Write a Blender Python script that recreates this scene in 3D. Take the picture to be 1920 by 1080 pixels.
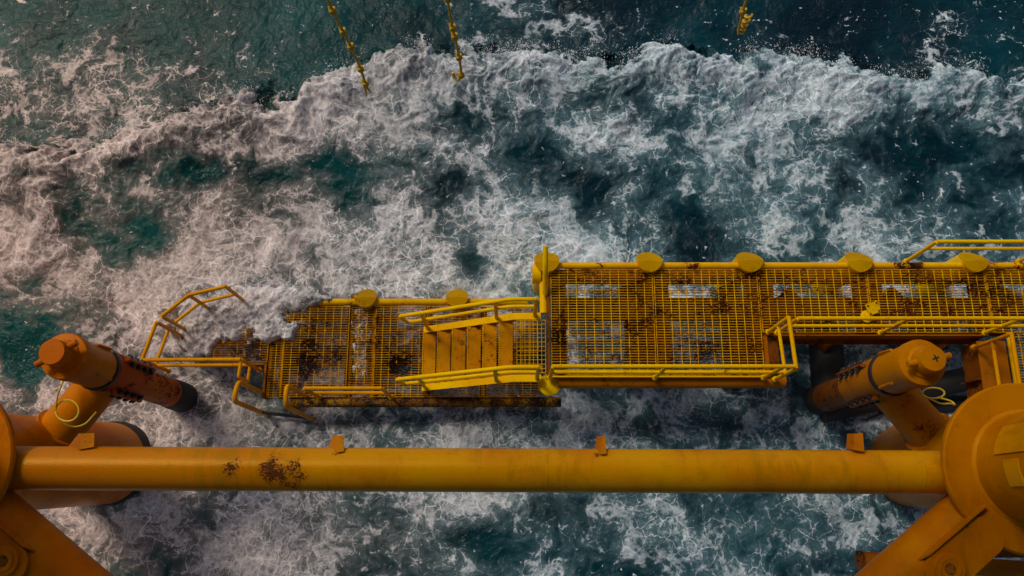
import bpy, bmesh, math, random
import numpy as np
from mathutils import Vector, Matrix

# ------------------------------------------------------------------ camera, sky, sun, exposure
scene = bpy.context.scene
for o in list(bpy.data.objects):
    bpy.data.objects.remove(o)
F_PX, CAM_Z, TILT = 1550.0, 15.8, math.radians(15.2)
cam_data = bpy.data.cameras.new('camera')
cam_data.sensor_width = 36.0
cam_data.lens = 36.0 * F_PX / 1920.0
cam_data.clip_start, cam_data.clip_end = 0.1, 6000.0
cam = bpy.data.objects.new('camera', cam_data)
cam.location = (0, 0, CAM_Z)
cam.rotation_euler = (TILT, 0, 0)
scene.collection.objects.link(cam)
scene.camera = cam

SUN_EL, SUN_AZ = math.radians(50), math.radians(-45)      # azimuth measured from +Y (open sea) towards +X
world = bpy.data.worlds.new('World')
scene.world = world
world.use_nodes = True
wn, wl = world.node_tree.nodes, world.node_tree.links
bg = wn['Background']
sky = wn.new('ShaderNodeTexSky')
sky.sky_type = 'NISHITA'
sky.sun_disc = False
sky.sun_elevation = SUN_EL
sky.sun_rotation = SUN_AZ
sky.air_density, sky.dust_density, sky.ozone_density = 1.0, 4.0, 1.0
wl.new(sky.outputs[0], bg.inputs[0])
bg.inputs[1].default_value = 0.10
sun_data = bpy.data.lights.new('sun', 'SUN')
sun_data.energy = 1.5
sun_data.angle = math.radians(12)
sun_data.color = (1.0, 0.90, 0.78)
sun = bpy.data.objects.new('sun', sun_data)
sd = Vector((math.sin(SUN_AZ) * math.cos(SUN_EL), math.cos(SUN_AZ) * math.cos(SUN_EL), math.sin(SUN_EL)))
sun.rotation_euler = (-sd).to_track_quat('-Z', 'Y').to_euler()
sun.location = (0, 0, 40)
scene.collection.objects.link(sun)
scene.view_settings.view_transform = 'Standard'
scene.view_settings.look = 'None'
scene.view_settings.gamma = 1.0
scene.view_settings.exposure = -0.2
scene.view_settings.use_curve_mapping = False

COL = scene.collection
ct, st = math.cos(TILT), math.sin(TILT)


def P(px, py, z):
    """the point at height z seen at photograph pixel (px, py)"""
    a, b = px - 960.0, 540.0 - py
    dx, dy, dz = a, b * ct + F_PX * st, b * st - F_PX * ct
    t = (z - CAM_Z) / dz
    return Vector((dx * t, dy * t, z))


def to_px(X, Y, Z):
    """photograph pixel of a world point"""
    z = Z - CAM_Z
    v = Y * ct + z * st
    d = Y * st - z * ct
    d = np.maximum(d, 1e-3)
    return 960 + F_PX * X / d, 540 - F_PX * v / d


# ------------------------------------------------------------------ numpy noise
def perlin(x, y, seed):
    rng = np.random.RandomState(seed)
    ang = rng.rand(256, 256).astype(np.float32) * 2 * np.pi
    gx, gy = np.cos(ang), np.sin(ang)
    x0, y0 = np.floor(x), np.floor(y)
    fx, fy = (x - x0).astype(np.float32), (y - y0).astype(np.float32)
    xi, yi = x0.astype(np.int32) & 255, y0.astype(np.int32) & 255
    xj, yj = (xi + 1) & 255, (yi + 1) & 255
    u = fx * fx * fx * (fx * (fx * 6 - 15) + 10)
    v = fy * fy * fy * (fy * (fy * 6 - 15) + 10)
    n00 = gx[yi, xi] * fx + gy[yi, xi] * fy
    n10 = gx[yi, xj] * (fx - 1) + gy[yi, xj] * fy
    n01 = gx[yj, xi] * fx + gy[yj, xi] * (fy - 1)
    n11 = gx[yj, xj] * (fx - 1) + gy[yj, xj] * (fy - 1)
    a = n00 + u * (n10 - n00)
    b = n01 + u * (n11 - n01)
    return (a + v * (b - a)) * 1.4


def fbm(x, y, seed, octs=4, gain=0.5, ridged=False):
    s, amp, tot = 0, 1.0, 0.0
    for k in range(octs):
        n = perlin(x * 2 ** k + 17.3 * k, y * 2 ** k - 9.1 * k, seed + k)
        if ridged:
            n = 1 - 2 * np.abs(n)
        s = s + amp * n
        tot += amp
        amp *= gain
    return s / tot


def sstep(a, b, x):
    t = np.clip((x - a) / (b - a), 0, 1)
    return t * t * (3 - 2 * t)


# ------------------------------------------------------------------ material helper
class NT:
    def __init__(self, name):
        self.m = bpy.data.materials.new(name)
        self.m.use_nodes = True
        self.t = self.m.node_tree
        self.bsdf = self.t.nodes['Principled BSDF']

    def n(self, typ, **kw):
        nd = self.t.nodes.new(typ)
        for k, v in kw.items():
            setattr(nd, k, v)
        return nd

    def l(self, a, b):
        self.t.links.new(a, b)

    def put(self, sock, v):
        if hasattr(v, 'default_value') and hasattr(v, 'links'):
            self.l(v, sock)
        else:
            sock.default_value = v

    def math(self, op, a, b=0.0, c=0.0, clamp=False):
        nd = self.n('ShaderNodeMath', operation=op, use_clamp=clamp)
        self.put(nd.inputs[0], a)
        self.put(nd.inputs[1], b)
        self.put(nd.inputs[2], c)
        return nd.outputs[0]

    def noise(self, vec, scale, detail=4, rough=0.55, dist=0.0, kind='FBM'):
        nd = self.n('ShaderNodeTexNoise', noise_type=kind)
        if vec is not None:
            self.l(vec, nd.inputs['Vector'])
        nd.inputs['Scale'].default_value = scale
        nd.inputs['Detail'].default_value = detail
        nd.inputs['Roughness'].default_value = rough
        nd.inputs['Distortion'].default_value = dist
        return nd.outputs[0]

    def step(self, v, a, b, lo=0.0, hi=1.0):
        nd = self.n('ShaderNodeMapRange', interpolation_type='SMOOTHSTEP')
        self.put(nd.inputs[0], v)
        for i, w in enumerate((a, b, lo, hi)):
            self.put(nd.inputs[1 + i], w)
        return nd.outputs[0]

    def mix(self, f, a, b):
        nd = self.n('ShaderNodeMix', data_type='RGBA')
        self.put(nd.inputs[0], f)
        self.put(nd.inputs[6], a if not isinstance(a, tuple) else a + (1,))
        self.put(nd.inputs[7], b if not isinstance(b, tuple) else b + (1,))
        return nd.outputs[2]

    def attr(self, name, out='Fac'):
        return self.n('ShaderNodeAttribute', attribute_name=name).outputs[out]


# ------------------------------------------------------------------ the sea
CREST = [(-400, 330), (0, 288), (120, 296), (230, 270), (330, 240), (500, 200), (560, 205), (640, 150), (700, 125),
         (760, 108), (860, 118), (960, 112), (1060, 122), (1140, 132), (1210, 108), (1290, 98), (1340, 112), (1385, 128),
         (1430, 108), (1500, 116), (1570, 128), (1640, 148), (1700, 160), (1760, 145), (1815, 140), (1830, 160), (1890, 160),
         (1930, 145), (2300, 170)]
# (px, py, rx, ry, change of foam cover): open windows of dark water and thick patches of foam
BLOBS = [(215, 440, 120, 55, -.62), (300, 335, 75, 45, -.42), (190, 340, 60, 40, -.25), (430, 345, 80, 34, -.45), (560, 335, 90, 30, -.5),
         (660, 318, 50, 24, -.4), (850, 360, 36, 40, -.5), (760, 300, 55, 30, -.35), (920, 215, 60, 40, -.42), (1000, 285, 60, 40, -.38),
         (1130, 195, 70, 34, -.4), (1345, 195, 40, 26, -.3), (1110, 370, 60, 60, -.42), (1300, 400, 65, 90, -.55), (1390, 300, 60, 40, -.25),
         (1240, 300, 50, 70, -.25), (1450, 350, 60, 60, -.38), (1590, 310, 70, 60, -.48), (1700, 330, 60, 80, -.35), (1800, 300, 60, 90, -.6),
         (1880, 330, 50, 110, -.5), (1790, 420, 45, 45, -.35), (1500, 470, 60, 40, -.3), (890, 505, 32, 32, -.5), (1330, 480, 60, 30, -.35),
         (40, 650, 75, 90, -.85), (60, 545, 70, 30, -.2), (700, 415, 40, 30, -.2), (610, 560, 40, 25, -.3), (960, 330, 40, 60, -.25),
         (300, 470, 90, 40, -.1), (420, 460, 130, 70, .32), (330, 560, 160, 70, .35), (700, 480, 150, 60, .3), (950, 420, 90, 80, .35),
         (1070, 500, 90, 40, .3), (700, 200, 110, 60, .3), (620, 250, 110, 50, .25), (1420, 250, 100, 55, .35), (1560, 190, 120, 34, .22),
         (1480, 430, 90, 40, .2), (60, 400, 90, 60, .2), (150, 300, 120, 25, .2), (100, 480, 120, 40, .3), (1180, 260, 60, 60, .2),
         (330, 790, 110, 60, .3), (850, 800, 180, 40, .05), (1180, 790, 80, 45, -.1), (1400, 780, 100, 55, -.1), (1400, 240, 70, 45, .25), (1550, 190, 90, 30, .25), (1300, 780, 200, 60, .12), (1100, 770, 40, 40, .3),
         (1560, 830, 90, 30, -.3), (1470, 730, 60, 40, -.2), (1650, 780, 60, 40, .15), (700, 830, 60, 30, -.1), (1490, 690, 40, 60, .1),
         (900, 1015, 110, 45, -.6), (1000, 960, 60, 30, -.3), (1290, 950, 110, 34, -.25), (1330, 1010, 120, 40, -.1), (1580, 1050, 110, 40, -.45),
         (1640, 960, 90, 40, -.1), (1180, 1060, 90, 30, -.4), (1440, 1030, 70, 30, -.1), (300, 1000, 150, 60, .12), (560, 1020, 130, 60, .1),
         (520, 950, 120, 30, .05), (790, 960, 80, 40, .1), (1880, 700, 50, 60, .2), (1480, 600, 60, 60, .1)]


def axis(lo, hi, step, far, k):
    core = np.arange(lo, hi + step * 0.5, step)
    g = np.geomspace(step * 3, far, k)
    return np.concatenate([(lo - g)[::-1], core, hi + g])


def make_sea():
    STEP = 0.026
    xs = axis(-13.6, 13.6, STEP, 2500.0, 34).astype(np.float32)
    ys = axis(-4.6, 13.4, STEP, 2500.0, 34).astype(np.float32)
    X, Y = np.meshgrid(xs, ys)
    px, py = to_px(X, Y, 0.0)
    inside = sstep(0, 1.2, 13.6 - np.abs(X)) * sstep(0, 1.2, 13.4 - Y) * sstep(0, 1.2, Y + 4.6)

    # foam is carried along by eddies: trace positions back through a swirling flow
    gx = np.arange(-15, 15.01, 0.06, dtype=np.float32)
    gy = np.arange(-6, 15.01, 0.06, dtype=np.float32)
    GX, GY = np.meshgrid(gx, gy)
    psi = fbm(GX * 0.36, GY * 0.46, 11, 4, 0.42) * 1.1
    Vy, Vx = np.gradient(psi, 0.06)
    VX, VY = Vy, -Vx

    def samp(A, x, y):
        u = np.clip((x + 15) / 0.06, 0, len(gx) - 1.01)
        v = np.clip((y + 6) / 0.06, 0, len(gy) - 1.01)
        i, j = u.astype(np.int32), v.astype(np.int32)
        fu, fv = (u - i), (v - j)
        return (A[j, i] * (1 - fu) + A[j, i + 1] * fu) * (1 - fv) + (A[j + 1, i] * (1 - fu) + A[j + 1, i + 1] * fu) * fv
    qx, qy = X.copy(), Y.copy()
    for _ in range(7):
        vx, vy = samp(VX, qx, qy), samp(VY, qx, qy)
        qx -= 0.065 * vx
        qy -= 0.065 * vy
    qx = X + (qx - X) * inside
    qy = Y + (qy - Y) * inside

    # foam cover
    rag = fbm(qx * 1.1, qy * 1.1, 31, 5, 0.6)
    cr = np.interp(px, [c[0] for c in CREST], [c[1] for c in CREST])
    s = py - cr + rag * 54 + fbm(X * 4.5, Y * 3.0, 71, 3, 0.6) * 14   # pixels behind the crest line
    behind = sstep(-5, 8, s)
    fb = fbm(qx * 0.55, qy * 0.55, 41, 5, 0.55)
    d_back = 0.66 + 0.62 * fb
    wx, wy = px + 45 * fbm(X * .7, Y * .7, 81, 3), py + 38 * fbm(X * .7, Y * .7, 91, 3)
    for bx, by, rx, ry, a in BLOBS:
        d_back = d_back + (0.8 if a < 0 else 0.9) * a * np.exp(-(((wx - bx) / rx) ** 2 + ((wy - by) / ry) ** 2))
    d_back = d_back + 0.34 * np.exp(-(s / 45.0) ** 2)
    # open water ahead of the breaker
    lace_l = np.exp(-((wx - 130) / 330) ** 2 - ((wy - 170) / 150) ** 2)
    lace_m = np.exp(-((wx - 1000) / 190) ** 2 - ((wy - 40) / 70) ** 2)
    lace_r = np.exp(-((wx - 1790) / 70) ** 2 - ((wy - 60) / 90) ** 2)
    near = np.exp(-np.clip(-s, 0, 999) / 55.0)
    d_front = 0.14 + 0.54 * lace_l + 0.38 * lace_m + 0.34 * lace_r + 0.22 * near + 0.10 * fb
    d = d_front + (d_back - d_front) * behind
    lowmost = sstep(700, 960, py)
    d = d + 0.03 * lowmost
    d = np.clip(d, 0, 1) * inside + (1 - inside) * np.clip(0.16 + 0.5 * fb, 0, 1)

    # heights
    swell = 0.30 * np.sin(X * 0.32 + 0.4) * np.sin(Y * 0.41 + 1.0) * 0.5
    hump = 0.75 * np.exp(-np.clip(s - 30, 0, 1e4) / 120.0) * sstep(-34, 30, s)
    crestvar = 0.75 + 0.6 * fbm(X * 0.45, X * 0 + 3.1, 51, 2)
    z = swell + hump * crestvar
    hx, hy = X + 0.3 * (qx - X), Y + 0.3 * (qy - Y)
    z += 0.15 * fbm(hx * 0.8, hy * 0.8, 61, 4, 0.5) * (0.35 + 0.9 * d)
    # broken foam is lumpy: ridged relief carried by the eddies
    rl = np.maximum(fbm(hx * 1.9, hy * 1.9, 65, 4, 0.55, ridged=True), -0.3)
    z += 0.05 * d * rl
    z += 0.010 * fbm(hx * 5.5, hy * 5.5, 67, 3, 0.55) * (0.3 + d)
    # the landing's deck lies awash: a surge climbs over its seaward corner, the trough behind it stays low
    def bump(cx, cy, rx, ry):
        return np.exp(-(((px - cx) / rx) ** 2 + ((py - cy) / ry) ** 2))
    deckzone = sstep(330, 420, px) * sstep(1060, 1000, px) * sstep(560, 590, py) * sstep(775, 745, py)
    z = z - deckzone * (0.10 + 0.6 * np.maximum(z - 0.02, 0))
    m = 1.05 * bump(455, 590, 120, 44) + 0.9 * bump(565, 573, 55, 16) + 0.7 * bump(390, 650, 45, 34) + 0.5 * bump(695, 574, 50, 14) + 0.42 * bump(520, 640, 60, 30) + 0.4 * bump(690, 640, 22, 60) + 0.42 * bump(800, 660, 26, 45)
    m = m + 0.75 * fbm(X * 2.6, Y * 2.6, 97, 5, 0.64) * sstep(0.03, 0.35, m)
    rg = fbm(X * 3.2, Y * 3.2, 98, 4, 0.62, ridged=True)
    sheet = -0.3 + 0.90 * sstep(0.05, 0.58, m) + 0.10 * sstep(0.6, 1.3, m) + 0.09 * rg * sstep(0.3, 0.6, m)
    z = np.where(m > 0.05, np.maximum(z, sheet), z)
    z += 0.16 * bump(690, 566, 40, 16)
    run = sstep(652, 668, px + 9 * rag) * sstep(708, 694, px + 9 * rag) * sstep(560, 575, py) * sstep(735, 715, py)
    fine = fbm(X * 6.0, Y * 6.0, 95, 4, 0.6)
    fine = fbm(X * 11.0, Y * 9.0, 95, 4, 0.62)
    z = z + run * (0.44 - z + 0.26 * fine)
    run2 = bump(800, 690, 22, 50) + bump(735, 742, 26, 12) + bump(480, 640, 16, 26) + bump(790, 640, 16, 22)
    z = z + np.clip(run2, 0, 1) * (0.47 - z + 0.34 * fine)
    d = np.clip(d + 0.75 * sstep(.2, .6, m) + 0.3 * run + 0.4 * bump(580, 562, 60, 20), 0, 1)
    zfar = 0.25 * np.sin(X * 0.05 + Y * 0.021) * np.sin(Y * 0.043 - 0.6) * (1 - inside)
    z = z * inside + zfar * np.exp(-np.maximum(np.abs(X), np.abs(Y)) / 400.0)

    ny, nx = X.shape
    co = np.stack([X, Y, z], -1).reshape(-1, 3).astype(np.float32)
    idx = np.arange(ny * nx, dtype=np.int32).reshape(ny, nx)
    quads = np.stack([idx[:-1, :-1], idx[:-1, 1:], idx[1:, 1:], idx[1:, :-1]], -1).reshape(-1, 4)
    me = bpy.data.meshes.new('sea')
    me.vertices.add(len(co))
    me.vertices.foreach_set('co', co.ravel())
    me.loops.add(quads.size)
    me.loops.foreach_set('vertex_index', quads.ravel())
    me.polygons.add(len(quads))
    me.polygons.foreach_set('loop_start', np.arange(0, quads.size, 4, dtype=np.int32))
    me.update(calc_edges=True)
    me.polygons.foreach_set('use_smooth', np.ones(len(quads), dtype=bool))
    fa = me.attributes.new('foam', 'FLOAT', 'POINT')
    fa.data.foreach_set('value', d.astype(np.float32).ravel())
    fl = me.attributes.new('flow', 'FLOAT_VECTOR', 'POINT')
    fl.data.foreach_set('vector', np.stack([qx, qy, np.zeros_like(qx)], -1).astype(np.float32).ravel())
    # cloudiness of the bubbles and the large foam seams, both carried by the eddies
    cloud = np.clip(0.5 + 0.62 * fbm(qx * 1.15, qy * 1.15, 101, 6, 0.62), 0, 1)
    seam = np.clip(1 - 3.4 * np.abs(fbm(qx * 0.75, qy * 0.75, 121, 6, 0.56)), 0, 1)
    veil = np.clip(behind + 0.40 * lace_l + 0.3 * lace_m + 0.25 * near, 0, 1) * inside
    for nm, arr in (('cloud', cloud), ('seam', seam), ('veil', veil)):
        at = me.attributes.new(nm, 'FLOAT', 'POINT')
        at.data.foreach_set('value', arr.astype(np.float32).ravel())
    ob = bpy.data.objects.new('sea', me)
    ob['kind'] = 'structure'
    COL.objects.link(ob)
    return ob, (X, Y, z, s, px, py)


def sea_material():
    t = NT('sea_water')
    flow = t.attr('flow', 'Vector')
    d = t.attr('foam')
    geo = t.n('ShaderNodeNewGeometry').outputs['Position']
    sep = t.n('ShaderNodeSeparateXYZ')
    t.l(geo, sep.inputs[0])
    # foam seams at three sizes, stretched by the eddies; each is a thin line whose width grows with the foam cover
    def carried(f):
        fm = t.n('ShaderNodeMix', data_type='VECTOR')
        fm.inputs[0].default_value = f
        t.l(geo, fm.inputs[4])
        t.l(flow, fm.inputs[5])
        return fm.outputs[1]
    f1, f2, f3 = carried(0.55), carried(0.32), carried(0.15)
    fmid = f2

    def ridge(vec, scale, detail, rough, dist, w):
        v = t.noise(vec, scale, detail, rough, dist)
        a = t.math('ABSOLUTE', t.math('SUBTRACT', v, 0.5))
        return t.math('SUBTRACT', 1.0, t.math('MULTIPLY', a, w), clamp=True)

    def wobble(vec, amp, wscale):
        wob = t.n('ShaderNodeTexNoise')
        t.l(vec, wob.inputs['Vector'])
        wob.inputs['Scale'].default_value = wscale
        wob.inputs['Detail'].default_value = 3
        wob.inputs['Roughness'].default_value = 0.62
        off = t.n('ShaderNodeVectorMath', operation='MULTIPLY_ADD')
        t.l(wob.outputs['Color'], off.inputs[0])
        off.inputs[1].default_value = (amp, amp, 0.0)
        t.l(vec, off.inputs[2])
        return off.outputs[0]

    r1 = t.attr('seam')
    cloud = t.attr('cloud')
    grain = t.noise(f3, 6.0, 6, 0.70, 0.0)
    fizz = t.noise(f3, 19.0, 3, 0.7, 0.0)
    r2 = ridge(f2, 2.6, 5, 0.62, 0.0, 4.6)
    r3 = ridge(f3, 8.0, 4, 0.66, 0.0, 4.6)
    dc = t.math('ADD', d, t.math('MULTIPLY', t.math('SUBTRACT', cloud, 0.5), 0.95))       # local cover
    dg = t.math('ADD', dc, t.math('MULTIPLY', t.math('SUBTRACT', grain, 0.5), 0.8))
    rag = t.math('ADD', t.math('MULTIPLY', t.math('SUBTRACT', grain, 0.5), 0.75), t.math('MULTIPLY', t.math('SUBTRACT', fizz, 0.5), 0.45))

    def holes(vec, scale, amp, wscale):
        """distance from the middle of each open hole in the froth"""
        v = t.n('ShaderNodeTexVoronoi', feature='F1', voronoi_dimensions='2D')
        t.l(wobble(vec, amp, wscale), v.inputs['Vector'])
        v.inputs['Scale'].default_value = scale
        return t.math('ADD', v.outputs['Distance'], rag)
    h1, h2, h3 = holes(f1, 1.7, 0.40, 2.2), holes(f2, 5.0, 0.15, 5.0), holes(f3, 13.0, 0.05, 11.0)

    def lace(h, lo, hi, soft, plus=0.0):
        th = t.step(t.math('ADD', dc, plus), 0.0, 1.1, hi, lo)
        return t.step(t.math('SUBTRACT', h, th), 0.0, soft)
    big = t.math('MULTIPLY', lace(h1, 0.20, 0.98, 0.16), lace(h2, 0.06, 0.85, 0.28, 0.30))
    small = t.math('MULTIPLY', lace(h2, 0.30, 1.00, 0.18), lace(h3, 0.12, 0.85, 0.35, 0.25))
    froth = t.math('MAXIMUM', big, t.math('MULTIPLY', small, 0.85))
    froth = t.math('MULTIPLY', froth, t.step(h3, 0.10, 0.62, 0.55, 1.0))

    def line(r, lo, hi, soft, dd=dg):
        th = t.step(dd, 0.0, 1.05, lo, hi)
        return t.step(t.math('SUBTRACT', r, th), 0.0, soft)
    curl = t.math('MAXIMUM', line(r1, 1.05, 0.90, 0.09), t.math('MULTIPLY', line(r2, 1.10, 0.86, 0.14), 0.8))
    def walls(vec, scale, amp, wscale):
        v = t.n('ShaderNodeTexVoronoi', feature='DISTANCE_TO_EDGE', voronoi_dimensions='2D')
        t.l(wobble(vec, amp, wscale), v.inputs['Vector'])
        v.inputs['Scale'].default_value = scale
        return t.math('SUBTRACT', 1.0, t.math('MULTIPLY', v.outputs['Distance'], 2.0), clamp=True)
    w2, w3 = walls(f2, 3.3, 0.24, 4.2), walls(f3, 8.5, 0.11, 9.0)
    curl = t.math('MAXIMUM', curl, t.math('MAXIMUM', line(w2, 1.03, 0.865, 0.09), t.math('MULTIPLY', line(w3, 1.10, 0.83, 0.18), 0.85)))
    curl = t.math('MULTIPLY', curl, t.step(fizz, 0.30, 0.58, 0.2, 1.0))
    patch = t.noise(f1, 0.55, 4, 0.6, 0.4)
    curl = t.math('MULTIPLY', curl, t.step(patch, 0.34, 0.58, 0.40, 1.0))
    rr = t.math('ADD', t.math('ADD', t.math('MULTIPLY', r1, 0.25), t.math('MULTIPLY', r2, 0.30)), t.math('MULTIPLY', r3, 0.45))
    solid = t.step(t.math('ADD', dg, t.math('MULTIPLY', rr, 0.6)), 1.10, 1.85)
    soft = t.math('MAXIMUM', t.math('MULTIPLY', froth, 0.80), t.math('MULTIPLY', solid, 0.92))
    # bubbles under the surface: soft milky veil
    milk = t.step(t.math('ADD', dc, t.math('MULTIPLY', t.math('SUBTRACT', grain, 0.5), 0.7)), 0.12, 1.05)
    milk = t.math('MULTIPLY', milk, t.attr('veil'))
    # stray flecks on the open water
    bits = t.math('MULTIPLY', t.step(t.math('SUBTRACT', h3, 0.84), 0.0, 0.14), t.step(t.math('ADD', cloud, t.math('MULTIPLY', r1, 0.35)), 0.56, 0.86))
    bits2 = t.math('MULTIPLY', t.step(t.math('SUBTRACT', h2, 0.90), 0.0, 0.12), t.step(t.math('ADD', cloud, t.math('MULTIPLY', r1, 0.25)), 0.46, 0.72))
    bits = t.math('MAXIMUM', bits, bits2)
    spark = t.math('MAXIMUM', curl, t.math('MULTIPLY', bits, 0.85))
    spark = t.math('MAXIMUM', spark, t.math('MULTIPLY', t.math('MULTIPLY', soft, solid), t.step(fizz, 0.45, 0.75, 0.0, 0.8)))
    white = t.math('MAXIMUM', soft, spark)
    # colours: deep blue-green east, greener west; warm left glow painted into water and foam
    west = t.step(t.math('ADD', sep.outputs[0], t.math('MULTIPLY', t.math('SUBTRACT', t.noise(geo, 0.22, 2), 0.5), 5.0)), 3.5, -10.5)
    deep = t.mix(west, (0.001, 0.012, 0.021), (0.001, 0.024, 0.019))
    hue = t.noise(geo, 0.35, 3)
    deep = t.mix(t.step(hue, 0.35, 0.7), deep, t.mix(west, (0.001, 0.038, 0.052), (0.002, 0.070, 0.055)))
    milkc = t.mix(west, (0.13, 0.265, 0.305), (0.36, 0.24, 0.19))
    foamc = t.mix(west, (0.78, 0.85, 0.90), (0.93, 0.73, 0.62))
    c = t.mix(t.math('MULTIPLY', milk, 0.82), deep, milkc)
    tone = t.step(t.math('ADD', t.math('MULTIPLY', cloud, 0.6), t.math('MULTIPLY', t.noise(f1, 1.1, 4, 0.6, 0.3), 0.4)), 0.36, 0.62)
    softc = t.mix(tone, t.mix(west, (0.34, 0.44, 0.48), (0.47, 0.345, 0.285)), t.mix(west, (0.57, 0.65, 0.69), (0.73, 0.56, 0.475)))
    c = t.mix(soft, c, softc)
    c = t.mix(spark, c, foamc)
    t.l(c, t.bsdf.inputs['Base Color'])
    t.l(t.step(t.math('MAXIMUM', white, t.math('MULTIPLY', milk, 0.5)), 0.0, 1.0, 0.10, 0.75), t.bsdf.inputs['Roughness'])
    t.bsdf.inputs['IOR'].default_value = 1.333
    t.bsdf.inputs['Specular IOR Level'].default_value = 0.22
    hgt = t.math('ADD', t.math('MULTIPLY', r2, 0.6), t.math('MULTIPLY', t.noise(fmid, 9.0, 4, 0.68), 0.9))
    bmp = t.n('ShaderNodeBump')
    bmp.inputs['Strength'].default_value = 0.55
    bmp.inputs['Distance'].default_value = 0.045
    t.l(hgt, bmp.inputs['Height'])
    t.l(bmp.outputs[0], t.bsdf.inputs['Normal'])
    return t.m


sea, SEA = make_sea()
sea.data.materials.append(sea_material())


# ------------------------------------------------------------------ object helpers
W = {}          # world position of every object made, so that parts can be placed relative to their thing


def V(*a):
    return Vector(a)


def root(name, loc, label, cat, group=None):
    o = bpy.data.objects.new(name, None)
    o.empty_display_size = 0.2
    o.location = loc
    COL.objects.link(o)
    W[o] = Vector(loc)
    o['label'] = label
    o['category'] = cat
    if group:
        o['group'] = group
    return o


def mk(name, bm, mat, parent=None, smooth=35):
    """link a bmesh built in world coordinates as one mesh object under its thing or part"""
    bmesh.ops.recalc_face_normals(bm, faces=bm.faces)
    me = bpy.data.meshes.new(name)
    cs = [v.co for v in bm.verts]
    lo = Vector([min(c[i] for c in cs) for i in range(3)])
    hi = Vector([max(c[i] for c in cs) for i in range(3)])
    c = (lo + hi) / 2
    if parent is None:
        c.z = lo.z
    bmesh.ops.translate(bm, verts=bm.verts, vec=-c)
    for f in bm.faces:
        f.smooth = True
    bm.to_mesh(me)
    bm.free()
    me.set_sharp_from_angle(angle=math.radians(smooth))
    me.materials.append(mat)
    o = bpy.data.objects.new(name, me)
    COL.objects.link(o)
    W[o] = c
    if parent is not None:
        o.parent = parent
        o.location = c - W[parent]
    else:
        o.location = c
    return o


def tag(o, label, cat, group=None):
    o['label'] = label
    o['category'] = cat
    if group:
        o['group'] = group
    return o


def share(src, name, offset, parent):
    """a copy of a piece, sharing its mesh, moved by offset"""
    c = src.copy()
    c.name = name
    COL.objects.link(c)
    W[c] = W[src] + offset
    c.parent = parent
    c.location = W[c] - W[parent]
    return c


def frame(d):
    d = d.normalized()
    up = V(0, 0, 1) if abs(d.z) < 0.95 else V(0, 1, 0)
    a = d.cross(up).normalized()
    b = d.cross(a).normalized()
    return a, b


def ring(bm, c, a, b, r, seg, r2=None):
    r2 = r if r2 is None else r2
    return [bm.verts.new(c + a * (r * math.cos(2 * math.pi * i / seg)) + b * (r2 * math.sin(2 * math.pi * i / seg))) for i in range(seg)]


def skin(bm, r0, r1):
    n = len(r0)
    for i in range(n):
        bm.faces.new((r0[i], r0[(i + 1) % n], r1[(i + 1) % n], r1[i]))


def tube(bm, p0, p1, r, seg=14, r1=None):
    p0, p1 = Vector(p0), Vector(p1)
    a, b = frame(p1 - p0)
    A = ring(bm, p0, a, b, r, seg)
    B = ring(bm, p1, a, b, r if r1 is None else r1, seg)
    skin(bm, A, B)
    bm.faces.new(A)
    bm.faces.new(B)
    return bm


def sweep(bm, pts, r, seg=10, closed=False, bend=0.0):
    """tube along a polyline with rounded or mitred corners"""
    pts = [Vector(p) for p in pts]
    if bend > 0:
        out = []
        n = len(pts)
        for i, p in enumerate(pts):
            if not closed and i in (0, n - 1):
                out.append(p)
                continue
            q0, q1 = pts[i - 1], pts[(i + 1) % n]
            k = min(bend, (q0 - p).length * 0.45, (q1 - p).length * 0.45)
            s, e = p + (q0 - p).normalized() * k, p + (q1 - p).normalized() * k
            for j in range(5):
                t = j / 4
                out.append(s * (1 - t) ** 2 + p * 2 * t * (1 - t) + e * t * t)
        pts = out
    n = len(pts)
    rings = []
    a = None
    for i, p in enumerate(pts):
        if closed:
            d0, d1 = (p - pts[i - 1]).normalized(), (pts[(i + 1) % n] - p).normalized()
        else:
            d0 = (p - pts[i - 1]).normalized() if i else (pts[1] - p).normalized()
            d1 = (pts[i + 1] - p).normalized() if i < n - 1 else d0
        t = (d0 + d1)
        t = t.normalized() if t.length > 1e-4 else d0
        if a is None:
            a, _ = frame(t)
        a = (a - t * a.dot(t)).normalized()
        b = t.cross(a).normalized()
        k = 1.0 / max(0.45, math.sqrt(max(0.0, (1 + d0.dot(d1)) / 2)))
        # widen in the plane of the bend so that the mitre keeps its thickness
        m = (d1 - d0)
        if m.length > 1e-4 and k > 1.001:
            m = (m - t * m.dot(t)).normalized()
            rg = []
            for j in range(seg):
                w = a * (r * math.cos(2 * math.pi * j / seg)) + b * (r * math.sin(2 * math.pi * j / seg))
                w += m * (w.dot(m) * (k - 1))
                rg.append(bm.verts.new(p + w))
        else:
            rg = ring(bm, p, a, b, r, seg)
        rings.append(rg)
    for i in range(n - 1):
        skin(bm, rings[i], rings[i + 1])
    if closed:
        skin(bm, rings[-1], rings[0])
    else:
        bm.faces.new(rings[0])
        bm.faces.new(rings[-1])
    return bm


def box(bm, lo, hi, bev=0.0):
    lo, hi = Vector(lo), Vector(hi)
    vs = [bm.verts.new((x, y, z)) for x in (lo.x, hi.x) for y in (lo.y, hi.y) for z in (lo.z, hi.z)]
    fs = [bm.faces.new([vs[i] for i in f]) for f in ((0, 1, 3, 2), (4, 6, 7, 5), (0, 4, 5, 1), (2, 3, 7, 6), (0, 2, 6, 4), (1, 5, 7, 3))]
    if bev > 0:
        es = list({e for f in fs for e in f.edges})
        bmesh.ops.bevel(bm, geom=es, offset=bev, segments=2, affect='EDGES', profile=0.6)
    return bm


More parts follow.
